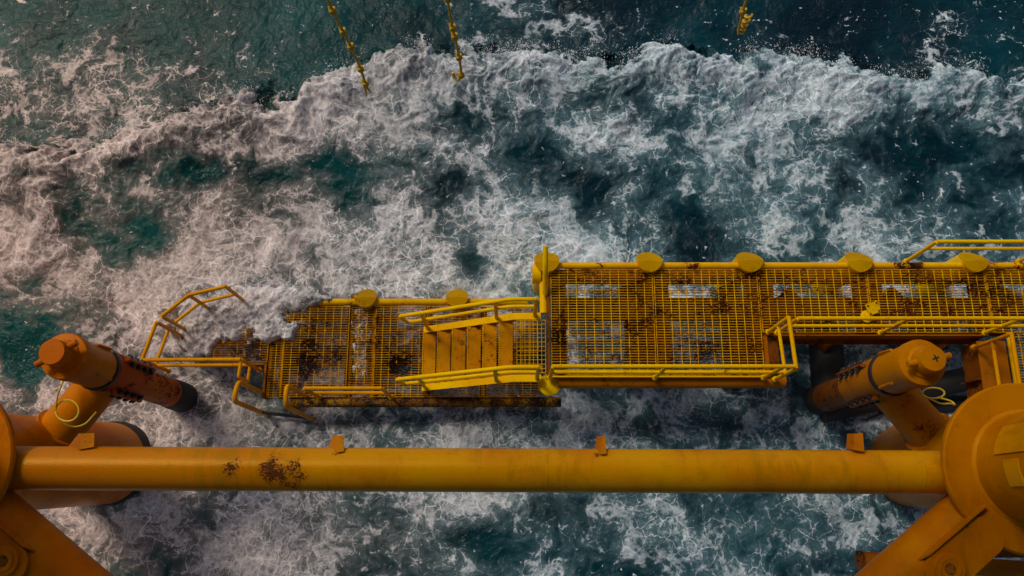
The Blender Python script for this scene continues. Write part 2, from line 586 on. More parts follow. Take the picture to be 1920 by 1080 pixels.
def prism(bm, poly, off):
    """extrude a polygon (world points) by a vector"""
    A = [bm.verts.new(Vector(p)) for p in poly]
    B = [bm.verts.new(Vector(p) + off) for p in poly]
    skin(bm, A, B)
    bm.faces.new(A)
    bm.faces.new(B)
    return bm


def lathe(bm, c, prof, seg=32, axis=V(0, 0, 1)):
    """profile of (radius, height along axis) pairs turned about an axis"""
    a, b = frame(axis)
    ax = axis.normalized()
    rs = [ring(bm, Vector(c) + ax * h, a, b, max(r, 1e-3), seg) for r, h in prof]
    for i in range(len(rs) - 1):
        skin(bm, rs[i], rs[i + 1])
    bm.faces.new(rs[0])
    bm.faces.new(rs[-1])
    return bm


def B():
    return bmesh.new()


# ------------------------------------------------------------------ materials
def paint(name, base, alt, rust=0.55, rough=0.42, rustc=(0.10, 0.028, 0.010), scale=3.0, spots=(), spec=0.16, streak=0.0, fw=0.45, gain=0.185, west=None):
    """weathered marine paint: uneven hue, grime streaks, rust breaking through"""
    t = NT(name)
    pos = t.n('ShaderNodeNewGeometry').outputs['Position']
    big = t.noise(pos, 0.8, 4, 0.6)
    mid = t.noise(pos, scale, 5, 0.62)
    fine = t.noise(pos, scale * 7, 5, 0.7)
    c = t.mix(t.step(big, 0.36, 0.66), base, alt)
    if west:  # warm glow of the left side, painted into the coat by position
        sx_ = t.n('ShaderNodeSeparateXYZ')
        t.l(pos, sx_.inputs[0])
        c = t.mix(t.step(t.math('ADD', sx_.outputs[0], t.math('MULTIPLY', t.math('SUBTRACT', mid, 0.5), 4.0)), -0.5, -6.5), c, west)
    grime = t.step(t.math('ADD', t.math('MULTIPLY', mid, 0.7), t.math('MULTIPLY', fine, 0.3)), 0.50, 0.72)
    c = t.mix(t.math('MULTIPLY', grime, 0.42), c, tuple(v * 0.45 for v in base))
    if streak:
        mp = t.n('ShaderNodeMapping')
        t.l(pos, mp.inputs['Vector'])
        mp.inputs['Scale'].default_value = (5.0, 1.2, 1.2)
        sk = t.step(t.noise(mp.outputs[0], 1.0, 5, 0.65, 0.6), 0.50, 0.60)
        sk = t.math('MULTIPLY', sk, t.step(big, 0.40, 0.58))
        c = t.mix(t.math('MULTIPLY', sk, streak), c, tuple(v * 0.55 for v in base))
    f = t.math('ADD', t.math('MULTIPLY', mid, 1 - fw), t.math('MULTIPLY', fine, fw))
    for sx, sy, sz, rad in spots:
        dn = t.n('ShaderNodeVectorMath', operation='DISTANCE')
        t.l(pos, dn.inputs[0])
        dn.inputs[1].default_value = (sx, sy, sz)
        f = t.math('ADD', f, t.step(dn.outputs['Value'], rad, rad * 0.15, 0.0, gain))
    rm = t.step(f, rust, rust + 0.035)
    halo = t.step(f, rust - 0.07, rust + 0.02)
    c = t.mix(t.math('MULTIPLY', halo, 0.5), c, (base[0] * 0.6, base[1] * 0.28, 0.006))
    rc = t.mix(fine, rustc, tuple(v * 0.45 for v in rustc))
    c = t.mix(rm, c, rc)
    t.l(c, t.bsdf.inputs['Base Color'])
    t.bsdf.inputs['Specular IOR Level'].default_value = spec
    t.bsdf.inputs['Specular Tint'].default_value = (1.0, 0.62, 0.10, 1.0)
    t.l(t.step(t.math('MAXIMUM', rm, t.math('MULTIPLY', grime, 0.35)), 0, 1, rough, 0.85), t.bsdf.inputs['Roughness'])
    bmp = t.n('ShaderNodeBump')
    bmp.inputs['Strength'].default_value = 0.35
    bmp.inputs['Distance'].default_value = 0.012
    t.l(t.math('ADD', fine, t.math('MULTIPLY', rm, -0.6)), bmp.inputs['Height'])
    t.l(bmp.outputs[0], t.bsdf.inputs['Normal'])
    return t.m


def plain(name, c, rough=0.6, var=0.4, scale=12.0, bump=0.01):
    t = NT(name)
    pos = t.n('ShaderNodeNewGeometry').outputs['Position']
    n = t.noise(pos, scale, 5, 0.65)
    t.l(t.mix(t.step(n, 0.3, 0.7), tuple(v * (1 - var) for v in c), c), t.bsdf.inputs['Base Color'])
    t.bsdf.inputs['Roughness'].default_value = rough
    bmp = t.n('ShaderNodeBump')
    bmp.inputs['Strength'].default_value = 0.6
    bmp.inputs['Distance'].default_value = bump
    t.l(n, bmp.inputs['Height'])
    t.l(bmp.outputs[0], t.bsdf.inputs['Normal'])
    return t.m


M = {
    'yellow': paint('yellow_paint', (0.84, 0.54, 0.0), (0.78, 0.44, 0.0), rust=0.66),
    'rail': paint('rail_paint', (0.84, 0.50, 0.0), (0.74, 0.37, 0.0), rust=0.64, scale=5),
    'rail_o': paint('rail_paint_orange', (0.70, 0.30, 0.0), (0.60, 0.21, 0.0), rust=0.62, scale=5),
    'grate': paint('grating_paint', (0.84, 0.50, 0.0), (0.70, 0.35, 0.0), rust=0.545, rustc=(0.085, 0.022, 0.008), scale=2.6),
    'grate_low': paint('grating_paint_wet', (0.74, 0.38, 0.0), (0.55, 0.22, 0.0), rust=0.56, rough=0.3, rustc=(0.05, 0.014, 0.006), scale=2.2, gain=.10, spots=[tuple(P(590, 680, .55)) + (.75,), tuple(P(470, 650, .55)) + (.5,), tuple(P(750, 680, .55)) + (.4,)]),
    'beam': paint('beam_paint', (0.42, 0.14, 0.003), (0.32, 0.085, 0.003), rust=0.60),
    'amber': paint('amber_paint', (0.47, 0.165, 0.0), (0.38, 0.105, 0.0), streak=0.5, rust=0.675, rough=0.33),
    'orange': paint('orange_paint', (0.56, 0.165, 0.0), (0.47, 0.095, 0.0), streak=0.5, rust=0.68, rough=0.36),  # puts the warm left-hand glow into the western leg's colour
    'red': paint('warm_red_paint', (0.40, 0.052, 0.001), (0.46, 0.10, 0.001), rust=0.555, rough=0.5, rustc=(0.045, 0.012, 0.006)),  # redder coat of the western post, the warm left glow painted in
    'brown': paint('rusty_brown_paint', (0.17, 0.046, 0.004), (0.26, 0.082, 0.004), rust=0.56),
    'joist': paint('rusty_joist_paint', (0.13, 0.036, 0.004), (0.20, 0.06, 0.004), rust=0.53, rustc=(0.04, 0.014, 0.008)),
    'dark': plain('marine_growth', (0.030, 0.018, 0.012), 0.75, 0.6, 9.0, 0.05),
    'black': plain('black_bolt_steel', (0.020, 0.014, 0.012), 0.5),
    'shadowsteel': plain('shaded_steel', (0.022, 0.022, 0.022), 0.6, 0.5, 5.0),  # near-black colour stands in for the shade under the walkway
    'cable': plain('yellow_cable', (0.72, 0.50, 0.02), 0.45, 0.2),
    'deckgrey': plain('deck_underside_paint', (0.16, 0.15, 0.14), 0.7, 0.3, 2.0),
}


# ------------------------------------------------------------------ platform overhead (outside the frame) that carries legs and ropes
DECK_Z = 17.6
r = root('platform_deck', (0, -1, DECK_Z), 'grey steel platform deck overhead on the jacket legs', 'deck')
mk('deck_plate', box(B(), (-16, -9.4, DECK_Z + 0.6), (16, 7.0, DECK_Z + 0.8)), M['deckgrey'], r)
for y in (6.8, 3.2, -0.4, -4.0, -7.6):
    mk('deck_beam', box(B(), (-15.8, y - 0.15, DECK_Z), (15.8, y + 0.15, DECK_Z + 0.598)), M['deckgrey'], r)

# ------------------------------------------------------------------ jacket legs and braces
ZN = 4.3
pl, pr = P(-60, 877, ZN), P(1860, 886, ZN)
BR = 0.292
spots = [tuple(P(435, 876, ZN + BR * .9)) + (0.30,), tuple(P(540, 890, ZN + BR * .9)) + (0.50,), tuple(P(500, 880, ZN + BR)) + (0.25,), tuple(P(628, 850, ZN + .22)) + (0.10,), tuple(P(1120, 852, ZN + .22)) + (0.10,), tuple(P(1600, 848, ZN + .22)) + (0.13,)]



def brace_material():
    t_ = paint('brace_paint', (0.60, 0.27, 0.0), (0.53, 0.185, 0.0), west=(0.52, 0.15, 0.0), streak=0.6, fw=0.6, gain=0.165, rust=0.67, rough=0.28, spots=spots, scale=5.5, spec=0.4)
    return t_


M['brace'] = brace_material()
LEGS = {'west': (P(205, 868, 0), P(-132, 868, ZN)), 'east': (P(1700, 872, 0), P(1925, 878, ZN))}


def jacket_leg(key, mat, label):
    w, n = LEGS[key]
    d = (n - w) / ZN
    foot = w - d * 3
    rt = root('jacket_leg', (foot.x, foot.y, -3), label, 'leg', 'tubular legs of the jacket')
    mk('lower_leg', tube(B(), foot, n, 0.745, 48), mat, rt)
    mk('splash_zone_sleeve', lathe(B(), w - d * 2, [(.755, 0), (.78, .1), (.78, 1.8), (.77, 2.0), (.757, 2.08), (.74, 2.1)], 48, d), M['dark'], rt)
    cn = P(*{'west': (-132, 868), 'east': (1925, 878)}[key], ZN + 0.36)
    mk('node_can', tube(B(), n - d * .9, cn, 0.77, 48), mat, rt)
    c = B()
    lathe(c, cn, [(0.72, -0.04), (1.10, -0.04), (1.12, -0.02), (1.12, 0.05), (1.10, 0.075), (0.74, 0.075)], 64)
    mk('collar', c, mat, rt)
    n = cn
    up = V(n.x, n.y, DECK_Z)
    u = mk('upper_leg', tube(B(), n + V(0, 0, 0.08), up, 0.72, 48), mat, rt)
    mk('weld_bead', lathe(B(), n + V(0, 0, 0.077), [(0.71, 0), (0.765, 0.0), (0.735, 0.03), (0.71, 0.04)], 48), mat, u)
    # gussets under the collar
    for k in range(8):
        an = k * math.pi / 4 + 0.2
        e = V(math.cos(an), math.sin(an), 0)
        s = V(-math.sin(an), math.cos(an), 0) * 0.02
        p = n + V(0, 0, -0.045)
        mk('gusset', prism(B(), [p + e * 0.68 - s, p + e * 1.08 - s, p + e * 0.68 - V(0, 0, .5) - s], s * 2), mat, rt)
    return rt


legw = jacket_leg('west', M['orange'], 'orange jacket leg beside the red docking post, its collar cut by the frame')
lege = jacket_leg('east', M['amber'], 'amber jacket leg with wide collar beside the walkway girder')
n = P(1925, 878, ZN + 0.36)
# doubler plates on the eastern upper leg
for a0, a1, z0, z1 in ((2.4, 2.95, 0.55, 1.25), (3.05, 3.5, 0.75, 1.05)):
    b_ = B()
    k = 8
    cols = []
    for i in range(k + 1):
        an = a0 + (a1 - a0) * i / k
        e = V(math.cos(an), math.sin(an), 0)
        cols.append([b_.verts.new(n + e * rr_ + V(0, 0, zz)) for rr_, zz in ((.70, z0), (.738, z0), (.738, z1), (.70, z1))])
    for i in range(k):
        skin(b_, cols[i], cols[i + 1])
    b_.faces.new(cols[0])
    b_.faces.new(cols[-1])
    mk('doubler_plate', b_, M['brace'], lege)

# ---- long horizontal brace with its four clip brackets
hb = root('horizontal_brace', tuple((pl + pr) / 2 - V(0, 0, BR)), 'long yellow tubular brace with rust patches between the two jacket legs', 'pipe')
b_ = B()
nseg = 24
rings = []
a_, c_ = frame(pr - pl)
for i in range(nseg + 1):
    rings.append(ring(b_, pl + (pr - pl) * (i / nseg), a_, c_, BR, 56))
for i in range(nseg):
    skin(b_, rings[i], rings[i + 1])
mk('pipe', b_, M['brace'], hb)
for f_ in (.065, .30, .565, .82, .925):
    c0 = pl + (pr - pl) * f_
    mk('girth_weld', lathe(B(), c0, [(BR - .004, -.014), (BR + .003, -.009), (BR + .005, 0), (BR + .003, .009), (BR - .004, .014)], 48, pr - pl), M['brace'], hb)
# each clip: a face plate with bolt holes and a darker splayed side plate, standing off the seaward side of the pipe
for bx, face, side in (
        (150, ((0, 43), (3, 13), (28, 12), (27, 38)), ((-27, 44), (-2, 12), (3, 13), (0, 43))),
        (612, ((20, 49), (23, 17), (33, 16), (33, 46)), ((0, 47), (12, 16), (23, 17), (20, 49))),
        (1113, ((14, 52), (16, 18), (22, 17), (24, 51)), ((0, 51), (6, 18), (16, 18), (14, 52))),
        (1587, ((14, 44), (13, 13), (30, 12), (33, 47)), ((0, 40), (2, 13), (13, 13), (14, 44)))):
    def q(o, lift):
        f_ = (o[1] - 12) / 35.0
        return P(bx + o[0], 800 + o[1], ZN + 0.02 + 0.20 * f_ + lift)
    br = mk('clip_bracket', prism(B(), [q(o, 0) for o in face], V(0, 0, 0.014)), M['amber'], hb)
    sl_ = [q(o, -.16 if i in (0, 1) else 0) for i, o in enumerate(side)]
    mk('side_plate', prism(B(), sl_, V(0, 0, -0.012)), M['beam'], br)
    if bx in (150, 612):
        ux, uy = (10, 25) if bx == 150 else (26, 26)
        for hx, hy in ((0, 0), (8 if bx == 150 else 4, 3), (1, 9), (9 if bx == 150 else 5, 11)):
            p = q((ux + hx, uy + hy - 6), .0145)
            mk('bolt_hole', tube(B(), p - V(0, 0, .004), p + V(0, 0, .003), 0.010, 8), M['black'], br)

# ---- diagonal plan braces with padeye plates
def diagonal(key, end_px, mat, label):
    n = LEGS[key][1]
    e = P(*end_px, ZN)
    d = (e - n)
    d.z = 0
    d.normalize()
    far = n + d * 5.5
    st_ = n + d * 0.55
    rt = root('diagonal_brace', tuple(far - V(0, 0, 0.4)), label, 'pipe', 'diagonal braces meeting the jacket legs')
    mk('pipe', tube(B(), st_, far, 0.40, 48), mat, rt)
    s = d.cross(V(0, 0, 1)).normalized()
    if (s.y > 0) != (key == 'west'):
        s = -s
    out = -s if key == 'east' else -s
    out = V(0, -1, 0) - d * (V(0, -1, 0).dot(d))
    out.normalize()
    zc = ZN + 0.44
    c = n + d * 1.72 + out * 0.12
    L, Rr = 0.46, 0.25
    poly = []
    for i in range(13):
        an = -math.pi / 2 + math.pi * i / 12
        poly.append(c + d * (L * .6 + Rr * math.cos(an)) + out * (Rr * math.sin(an)))
    for i in range(9):
        an = math.pi / 2 + math.pi * i / 8
        poly.append(c + d * (-L + Rr * .8 * math.cos(an)) + out * (Rr * math.sin(an)))
    poly = [V(p.x, p.y, zc - 0.03) for p in poly]
    pe = mk('padeye_plate', prism(B(), poly, V(0, 0, 0.05)), mat, rt)
    ec = c + d * 0.22
    lathe_p = [(0.07, -0.02), (0.07, 0.035), (0.13, 0.045), (0.135, 0.03), (0.19, 0.03), (0.195, 0.01), (0.195, -0.02)]
    mk('cheek_ring', lathe(B(), V(ec.x, ec.y, zc + 0.03), lathe_p, 36), mat, pe)
    mk('eye', tube(B(), V(ec.x, ec.y, zc + 0.03), V(ec.x, ec.y, zc + 0.069), 0.065, 20), M['brown'], pe)
    # stiffener along the plate
    q = c - out * (Rr + 0.02)
    mk('stiffener', prism(B(), [V(*(q - d * .7)[:2], zc - .1), V(*(q + d * .45)[:2], zc - .1), V(*(q + d * .3)[:2], zc + .05), V(*(q - d * .7)[:2], zc + .09)], out * -0.025), mat, pe)
    return rt


diagonal('west', (112, 1080), M['orange'], 'orange diagonal brace running out from the orange jacket leg')
diagonal('east', (1698, 1080), M['amber'], 'amber diagonal brace with padeye plate under the collared amber leg')

# ---- lower pipes glimpsed past the eastern diagonal
a_, c_ = P(1612, 1050, 3.0), P(1990, 1072, 3.0)
b_ = B()
tube(b_, a_, c_, 0.125, 24)
o = mk('conduit_pipe', b_, M['beam'])
tag(o, 'thin brown open ended pipe passing under the amber diagonal brace', 'pipe')
mk('end_lip', lathe(B(), a_, [(0.10, -0.02), (0.135, -0.02), (0.135, 0.03), (0.10, 0.03)], 24, (c_ - a_)), M['brown'], o)
b_ = B()
tube(b_, P(1790, 1150, 2.2), P(2060, 1085, 2.2), 0.30, 32)
tag(mk('lower_brace', b_, M['orange']), 'orange pipe under the padeye plate of the amber diagonal brace', 'pipe')
bg_ = root('i_beam', tuple(P(1875, 1035, 2.6)), 'brown I-beam below the amber jacket leg collar', 'beam')
p0, p1 = P(1850, 1030, 2.6), P(2000, 1040, 2.6)
for nm, z0, z1, w in (('top_flange', 2.6, 2.63, .12), ('web', 2.35, 2.598, .012), ('bottom_flange', 2.32, 2.348, .12)):
    mk(nm, box(B(), (p0.x, p0.y - w, z0), (p1.x, p0.y + w, z1)), M['brown'], bg_)


# ------------------------------------------------------------------ docking posts, clamped to the legs by arms
def docking_post(x, y, key, mats, label, armcol):
    top, mid, low = mats
    w, n = LEGS[key]
    s = 1 if key == 'west' else -1
    rt = root('docking_post', (x, y, -2.0), label, 'post', 'docking posts clamped to the jacket legs')
    c = V(x, y, 0)
    mk('lower_tube', tube(B(), (x, y, -2.0), (x, y, 3.28), 0.262, 40), low, rt)
    mk('marine_growth_band', lathe(B(), c, [(0.255, -1.6), (0.275, -1.5), (0.285, 0.1), (0.278, 0.40), (0.270, 0.55), (0.255, 0.60)], 40), M['dark'], rt)
    mk('clamp_sleeve', lathe(B(), c, [(0.265, 1.9), (0.31, 1.93), (0.325, 2.0), (0.325, 3.20), (0.29, 3.23)], 40), mid, rt)
    body = mk('head', lathe(B(), c, [(0.28, 3.30), (0.318, 3.31), (0.32, 4.05), (0.335, 4.06), (0.335, 4.22), (0.325, 4.25), (0.20, 4.275)], 56), top, rt)
    mk('rubber_seal', lathe(B(), c, [(0.29, 3.20), (0.34, 3.21), (0.35, 3.25), (0.34, 3.295), (0.29, 3.30)], 56), M['black'], rt)
    cap = mk('cap', lathe(B(), c, [(0.235, 4.268), (0.225, 4.30), (0.19, 4.32), (0.185, 4.55), (0.175, 4.57), (0.02, 4.572)], 48), top, rt)
    for an in ((0.55, 0.55 + math.pi) if key == 'west' else (0.2, 0.2 + math.pi)):
        e = V(math.cos(an), math.sin(an), 0)
        mk('trunnion', tube(B(), c + e * 0.16 + V(0, 0, 4.44), c + e * 0.31 + V(0, 0, 4.44), 0.048, 16), top, cap)
    # cradle strips on the head
    for an in (-2.4, -0.6, 0.9, 2.2):
        e = V(math.cos(an), math.sin(an), 0)
        q = V(-math.sin(an), math.cos(an), 0) * 0.018
        mk('rib', prism(B(), [c + e * .31 - q + V(0, 0, 3.35), c + e * .37 - q + V(0, 0, 3.38), c + e * .35 - q + V(0, 0, 3.75), c + e * .31 - q + V(0, 0, 3.8)], q * 2), top, body)
    # bolted flanges down both sides of the clamp
    for an in ((0.5, -1.15) if key == 'west' else (math.pi - 0.5, math.pi + 1.15)):
        e = V(math.cos(an), math.sin(an), 0)
        q = V(-math.sin(an), math.cos(an), 0)
        fl = mk('clamp_flange', prism(B(), [c + e * .29 - q * .025 + V(0, 0, 1.95), c + e * .40 - q * .025 + V(0, 0, 2.0), c + e * .40 - q * .025 + V(0, 0, 3.0), c + e * .29 - q * .025 + V(0, 0, 3.05)], q * 0.05), low, rt)
        for k in range(4):
            zz = 2.15 + k * 0.23
            mk('bolt', tube(B(), c + e * .365 - q * .12 + V(0, 0, zz), c + e * .365 + q * .12 + V(0, 0, zz), 0.022, 8), M['black'], fl)
            mk('bolt', lathe(B(), c + e * .365 - q * .085 + V(0, 0, zz), [(0.042, 0), (0.042, .05)], 6, q), M['black'], fl)
            mk('bolt', lathe(B(), c + e * .365 + q * .035 + V(0, 0, zz), [(0.042, 0), (0.042, .05)], 6, q), M['black'], fl)
    for k in range(4):
        an = (-0.35 if key == 'west' else math.pi + 0.35) - 0.1 * s * (k % 2)
        e = V(math.cos(an), math.sin(an), 0)
        zz = 0.85 + 0.27 * k
        mk('drain_hole', tube(B(), c + e * .25 + V(0, 0, zz), c + e * .268 + V(0, 0, zz), 0.026, 10), M['black'], rt)
    # arm to the leg
    la = w + (n - w) * (2.2 / ZN)
    arm = mk('arm', tube(B(), V(x, y, 2.85), la, 0.315, 40, 0.35), armcol, rt)
    d = (la - V(x, y, 2.85)).normalized()
    ft = la - d * 0.80
    mk('foot_plate', lathe(B(), ft, [(0.34, -0.02), (0.40, -0.02), (0.405, 0.02), (0.34, 0.04)], 40, d), armcol, arm)
    return rt, d, la


pw, dw, lw_ = docking_post(-6.35, 2.14, 'west', (M['orange'], M['red'], M['red']), 'red docking post with orange capped head on the orange leg', M['orange'])
pe_, de, le_ = docking_post(5.80, 2.05, 'east', (M['amber'], M['beam'], M['brown']), 'amber headed docking post with cross mark on its cap', M['beam'])
# the cross on the eastern cap
for dx, dy in ((.05, .011), (.011, .05)):
    an = 0.35
    mk('cross_mark', prism(B(), [V(5.80 + .03 + a * dx * math.cos(an) - b * dy * math.sin(an), 2.05 + a * dx * math.sin(an) + b * dy * math.cos(an), 4.5735 + (dx < dy) * .001) for a, b in ((-1, -1), (1, -1), (1, 1), (-1, 1))], V(0, 0, 0.0015)), M['black'], pe_)


def cable(name, pix, r, mat, label):
    b = B()
    sweep(b, [P(*q) for q in pix], r, 8, bend=0.12)
    return tag(mk(name, b, mat), label, 'cable')


def loop_px(cx, cy, rx, ry, z, a0, a1, k=20):
    return [(cx + rx * math.cos(a0 + (a1 - a0) * i / k), cy + ry * math.sin(a0 + (a1 - a0) * i / k), z) for i in range(k + 1)]


cable('coiled_cable', [(120, 712, 3.35), (108, 738, 3.3)] + loop_px(126, 770, 22, 20, 3.2, math.pi, 3 * math.pi, 24) + [(106, 775, 3.2), (114, 792, 3.1), (138, 802, 3.0), (160, 796, 2.95), (174, 780, 2.9), (180, 773, 2.85)], 0.014, M['cable'],
      'thin yellow cable looped over the arm of the red docking post')
cable('coiled_cable', [(1730, 712, 3.35), (1722, 728, 3.3), (1733, 745, 3.2)] + loop_px(1750, 737, 21, 10, 3.15, 2.6, -3.4, 20) + [(1740, 746, 3.1), (1765, 758, 3.05), (1782, 756, 3.0), (1792, 760, 2.95), (1784, 752, 2.9), (1762, 746, 2.9)], 0.014, M['cable'],
      'thin yellow cable looped over the arm of the amber headed docking post')
cable('cable_end', [(1674, 773, 2.2), (1650, 776, 2.1), (1636, 781, 2.0), (1622, 788, 1.9)], 0.02, M['black'], 'short black cable dangling from the arm of the amber headed post')


# ------------------------------------------------------------------ boat landing
ZU, ZL = 1.75, 0.55
GB = 0.040                       # depth of the grating bars


def grating(thing, x0, x1, y0, y1, z, mat, pitch=0.047, cross=0.145):
    """one grating panel: an edge band carrying bearing bars and cross bars"""
    b = B()
    t_ = 0.008
    box(b, (x0, y0, z - GB), (x1, y0 + t_, z + .002))
    box(b, (x0, y1 - t_, z - GB), (x1, y1, z + .002))
    box(b, (x0, y0 + t_, z - GB), (x0 + t_, y1 - t_, z + .002))
    box(b, (x1 - t_, y0 + t_, z - GB), (x1, y1 - t_, z + .002))
    g = mk('grating_panel', b, mat, thing)
    b = B()
    k = max(1, int(round((y1 - y0) / pitch)))
    for i in range(1, k):
        y = y0 + (y1 - y0) * i / k
        sag = random.uniform(-.002, .002)
        box(b, (x0 + t_ + .0005, y - .0035, z - GB + .002 + sag), (x1 - t_ - .0005, y + .0035, z - .001 + sag))
    s = mk('bearing_bars', b, mat, g)
    s['kind'] = 'stuff'
    k = max(1, int(round((x1 - x0) / cross)))
    first = None
    for i in range(1, k):
        x = x0 + (x1 - x0) * i / k
        if first is None:
            first = mk('cross_bar', box(B(), (x - .0045, y0 + t_ + .0005, z - .012), (x + .0045, y1 - t_ - .0005, z + .004)), mat, g)
            fx = x
        else:
            share(first, 'cross_bar', V(x - fx, 0, 0), g)
    return g


def guardrail(thing, tops, z_deck, mat, posts=None, mid=0.5, r=0.034, bend=0.05, mid_pts=None, h=None):
    """tops: world points of the top rail; posts: indices or (t along path) world points"""
    g = mk('guardrail', sweep(B(), tops, r, 12, bend=bend), mat, thing)
    if mid:
        mp = mid_pts or [V(p.x, p.y, z_deck + (p.z - z_deck) * mid) for p in tops]
        mk('mid_rail', sweep(B(), mp, r * 0.88, 10, bend=bend), mat, g)
    for p in (posts if posts is not None else tops):
        mk('post', sweep(B(), [V(p.x, p.y, z_deck - 0.05), V(p.x, p.y, p.z - 0.01)], r * 0.98, 12), mat, g)
        mk('post_shoe', lathe(B(), V(p.x, p.y, z_deck - 0.06), [(r * 1.45, 0), (r * 1.45, .07), (r * 1.1, .08)], 12), mat, g)
    return g


def fender(thing, x, y, ztop, mat, r=0.215, cut=1.3, zbot=-1.6):
    """vertical fender tube with a slanting cut top"""
    b = B()
    seg = 36
    lo, hi, lip = [], [], []
    for i in range(seg):
        an = 2 * math.pi * i / seg
        e = V(math.cos(an) * r, math.sin(an) * r, 0)
        zt = ztop - max(0.0, e.y + 0.02) * cut - max(0.0, -e.y) * 0.12
        lo.append(b.verts.new(V(x, y, zbot) + e))
        hi.append(b.verts.new(V(x, y, zt) + e))
    skin(b, lo, hi)
    b.faces.new(lo)
    f = mk('fender_tube', b, mat, thing)
    b = B()
    hi = []
    rim = r + 0.012
    for i in range(seg):
        an = 2 * math.pi * i / seg
        e = V(math.cos(an) * rim, math.sin(an) * rim, 0)
        zt = ztop - max(0.0, e.y + 0.02) * cut - max(0.0, -e.y) * 0.12 + 0.004
        hi.append(b.verts.new(V(x, y, zt) + e))
    ymid0 = b.verts.new(V(x - rim, y - 0.02, ztop + .004))
    c0 = b.verts.new(V(x, y - 0.02, ztop + 0.004))
    b.verts.remove(ymid0)
    for i in range(seg):
        b.faces.new((c0, hi[i], hi[(i + 1) % seg]))
    bmesh.ops.solidify(b, geom=b.faces[:], thickness=0.02)
    mk('end_plate', b, mat, f)
    return f


# ---- upper landing
up = root('upper_landing', (4.5, 3.2, 0.9), 'dry upper walkway of yellow grating with guardrails above the sea', 'walkway')
XS = [P(q, 507, ZU).x for q in (1031, 1224, 1420, 1624, 1846)] + [10.9]
YB, YF1, YF2 = 4.16, 2.27, 3.02
for i in range(5):
    yf = YF1 if i < 2 else YF2
    grating(up, XS[i] + .012, XS[i + 1] - .012, yf, YB, ZU, M['grate'])
# edge members
sp = [(P(1700, 500, ZU).x, 4.22, ZU, .5), (P(1130, 500, ZU).x, 4.22, ZU + .05, .3), (P(1300, 500, ZU).x, 4.22, ZU + .05, .25), (P(1880, 500, ZU).x, 4.2, ZU, .6)]
M['edge'] = paint('edge_tube_paint', (0.82, 0.46, 0.0), (0.74, 0.36, 0.0), rust=0.67, spots=sp)
mk('edge_tube', tube(B(), (0.42, 4.235, ZU - .02), (10.9, 4.235, ZU - .02), 0.058, 24), M['edge'], up)
mk('front_tube', tube(B(), P(1046, 714, 1.52), P(1470, 713, 1.52), 0.135, 28), M['beam'], up)
fb_ = mk('front_beam', box(B(), (XS[2] + .05, YF2 - .05, ZU - .36), (8.3, YF2 - .028, ZU - .045)), M['beam'], up)
mk('bottom_flange', box(B(), (XS[2] + .05, YF2 - .14, ZU - .385), (8.3, YF2 + .07, ZU - .362)), M['brown'], fb_)
mk('notch_beam', box(B(), (XS[2] + .02, YF1 - .02, ZU - .30), (XS[2] + .09, YF2 - .06, ZU - .045)), M['beam'], up)
mk('toe_strip', box(B(), (XS[0], YF1 - .035, ZU - .07), (XS[2], YF1 - .012, ZU + .02)), M['edge'], up)
mk('side_beam', box(B(), (XS[0] - .06, YF1, ZU - .30), (XS[0] - .012, YB, ZU - .01)), M['brown'], up)
# joists under the panels
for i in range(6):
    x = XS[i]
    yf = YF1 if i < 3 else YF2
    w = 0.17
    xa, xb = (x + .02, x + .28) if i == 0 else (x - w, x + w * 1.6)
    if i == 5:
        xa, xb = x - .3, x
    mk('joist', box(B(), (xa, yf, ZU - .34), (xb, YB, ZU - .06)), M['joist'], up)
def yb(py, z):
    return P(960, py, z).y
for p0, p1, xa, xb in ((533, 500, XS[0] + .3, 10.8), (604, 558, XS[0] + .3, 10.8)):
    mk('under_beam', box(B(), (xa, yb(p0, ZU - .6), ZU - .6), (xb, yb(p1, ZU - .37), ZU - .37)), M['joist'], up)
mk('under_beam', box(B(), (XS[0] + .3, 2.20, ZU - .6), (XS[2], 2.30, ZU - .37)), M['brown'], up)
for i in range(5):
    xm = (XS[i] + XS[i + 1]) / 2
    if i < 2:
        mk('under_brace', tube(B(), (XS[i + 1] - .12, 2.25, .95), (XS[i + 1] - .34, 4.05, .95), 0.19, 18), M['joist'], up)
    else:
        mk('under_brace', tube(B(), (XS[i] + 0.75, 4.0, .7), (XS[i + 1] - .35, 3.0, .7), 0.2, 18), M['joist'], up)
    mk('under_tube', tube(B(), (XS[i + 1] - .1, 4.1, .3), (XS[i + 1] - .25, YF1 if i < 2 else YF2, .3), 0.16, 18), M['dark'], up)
# fenders along the seaward edge
for q in (1025, 1217, 1405, 1610, 1825):
    p = P(q, 491, ZU + .05)
    fender(up, p.x, 4.31, ZU + 0.135, M['yellow'])
# stepped sleeve and short strut at the western end
e = P(1004, 513, ZU - .1)
sl = mk('end_sleeve', lathe(B(), V(.36, e.y, ZU - .12), [(.15, 0), (.17, .005), (.17, .15), (.125, .155), (.125, .3), (.09, .31)], 28, V(1, 0, 0)), M['yellow'], up)
mk('strut', sweep(B(), [V(.55, 4.0, ZU - .12), V(.56, 3.75, ZU - .14), V(.56, 3.4, ZU - .16)], .07, 16, bend=.1), M['yellow'], up)
st0 = P(1030, 722, 1.5)
mk('corner_cup', lathe(B(), V(st0.x, st0.y, 0), [(.09, .9), (.09, 1.15), (.16, 1.25), (.19, 1.48), (.19, 1.56), (.12, 1.59)], 32), M['yellow'], up)
# boarding grab bar at the western end
g = mk('grab_bar', sweep(B(), [V(P(1022, 551, ZU).x, P(1022, 551, ZU).y, ZU), P(1022.5, 500, ZU + .45), P(1023, 462, ZU + .62)], .047, 14, bend=.1), M['yellow'], up)
zt = ZU + 1.1
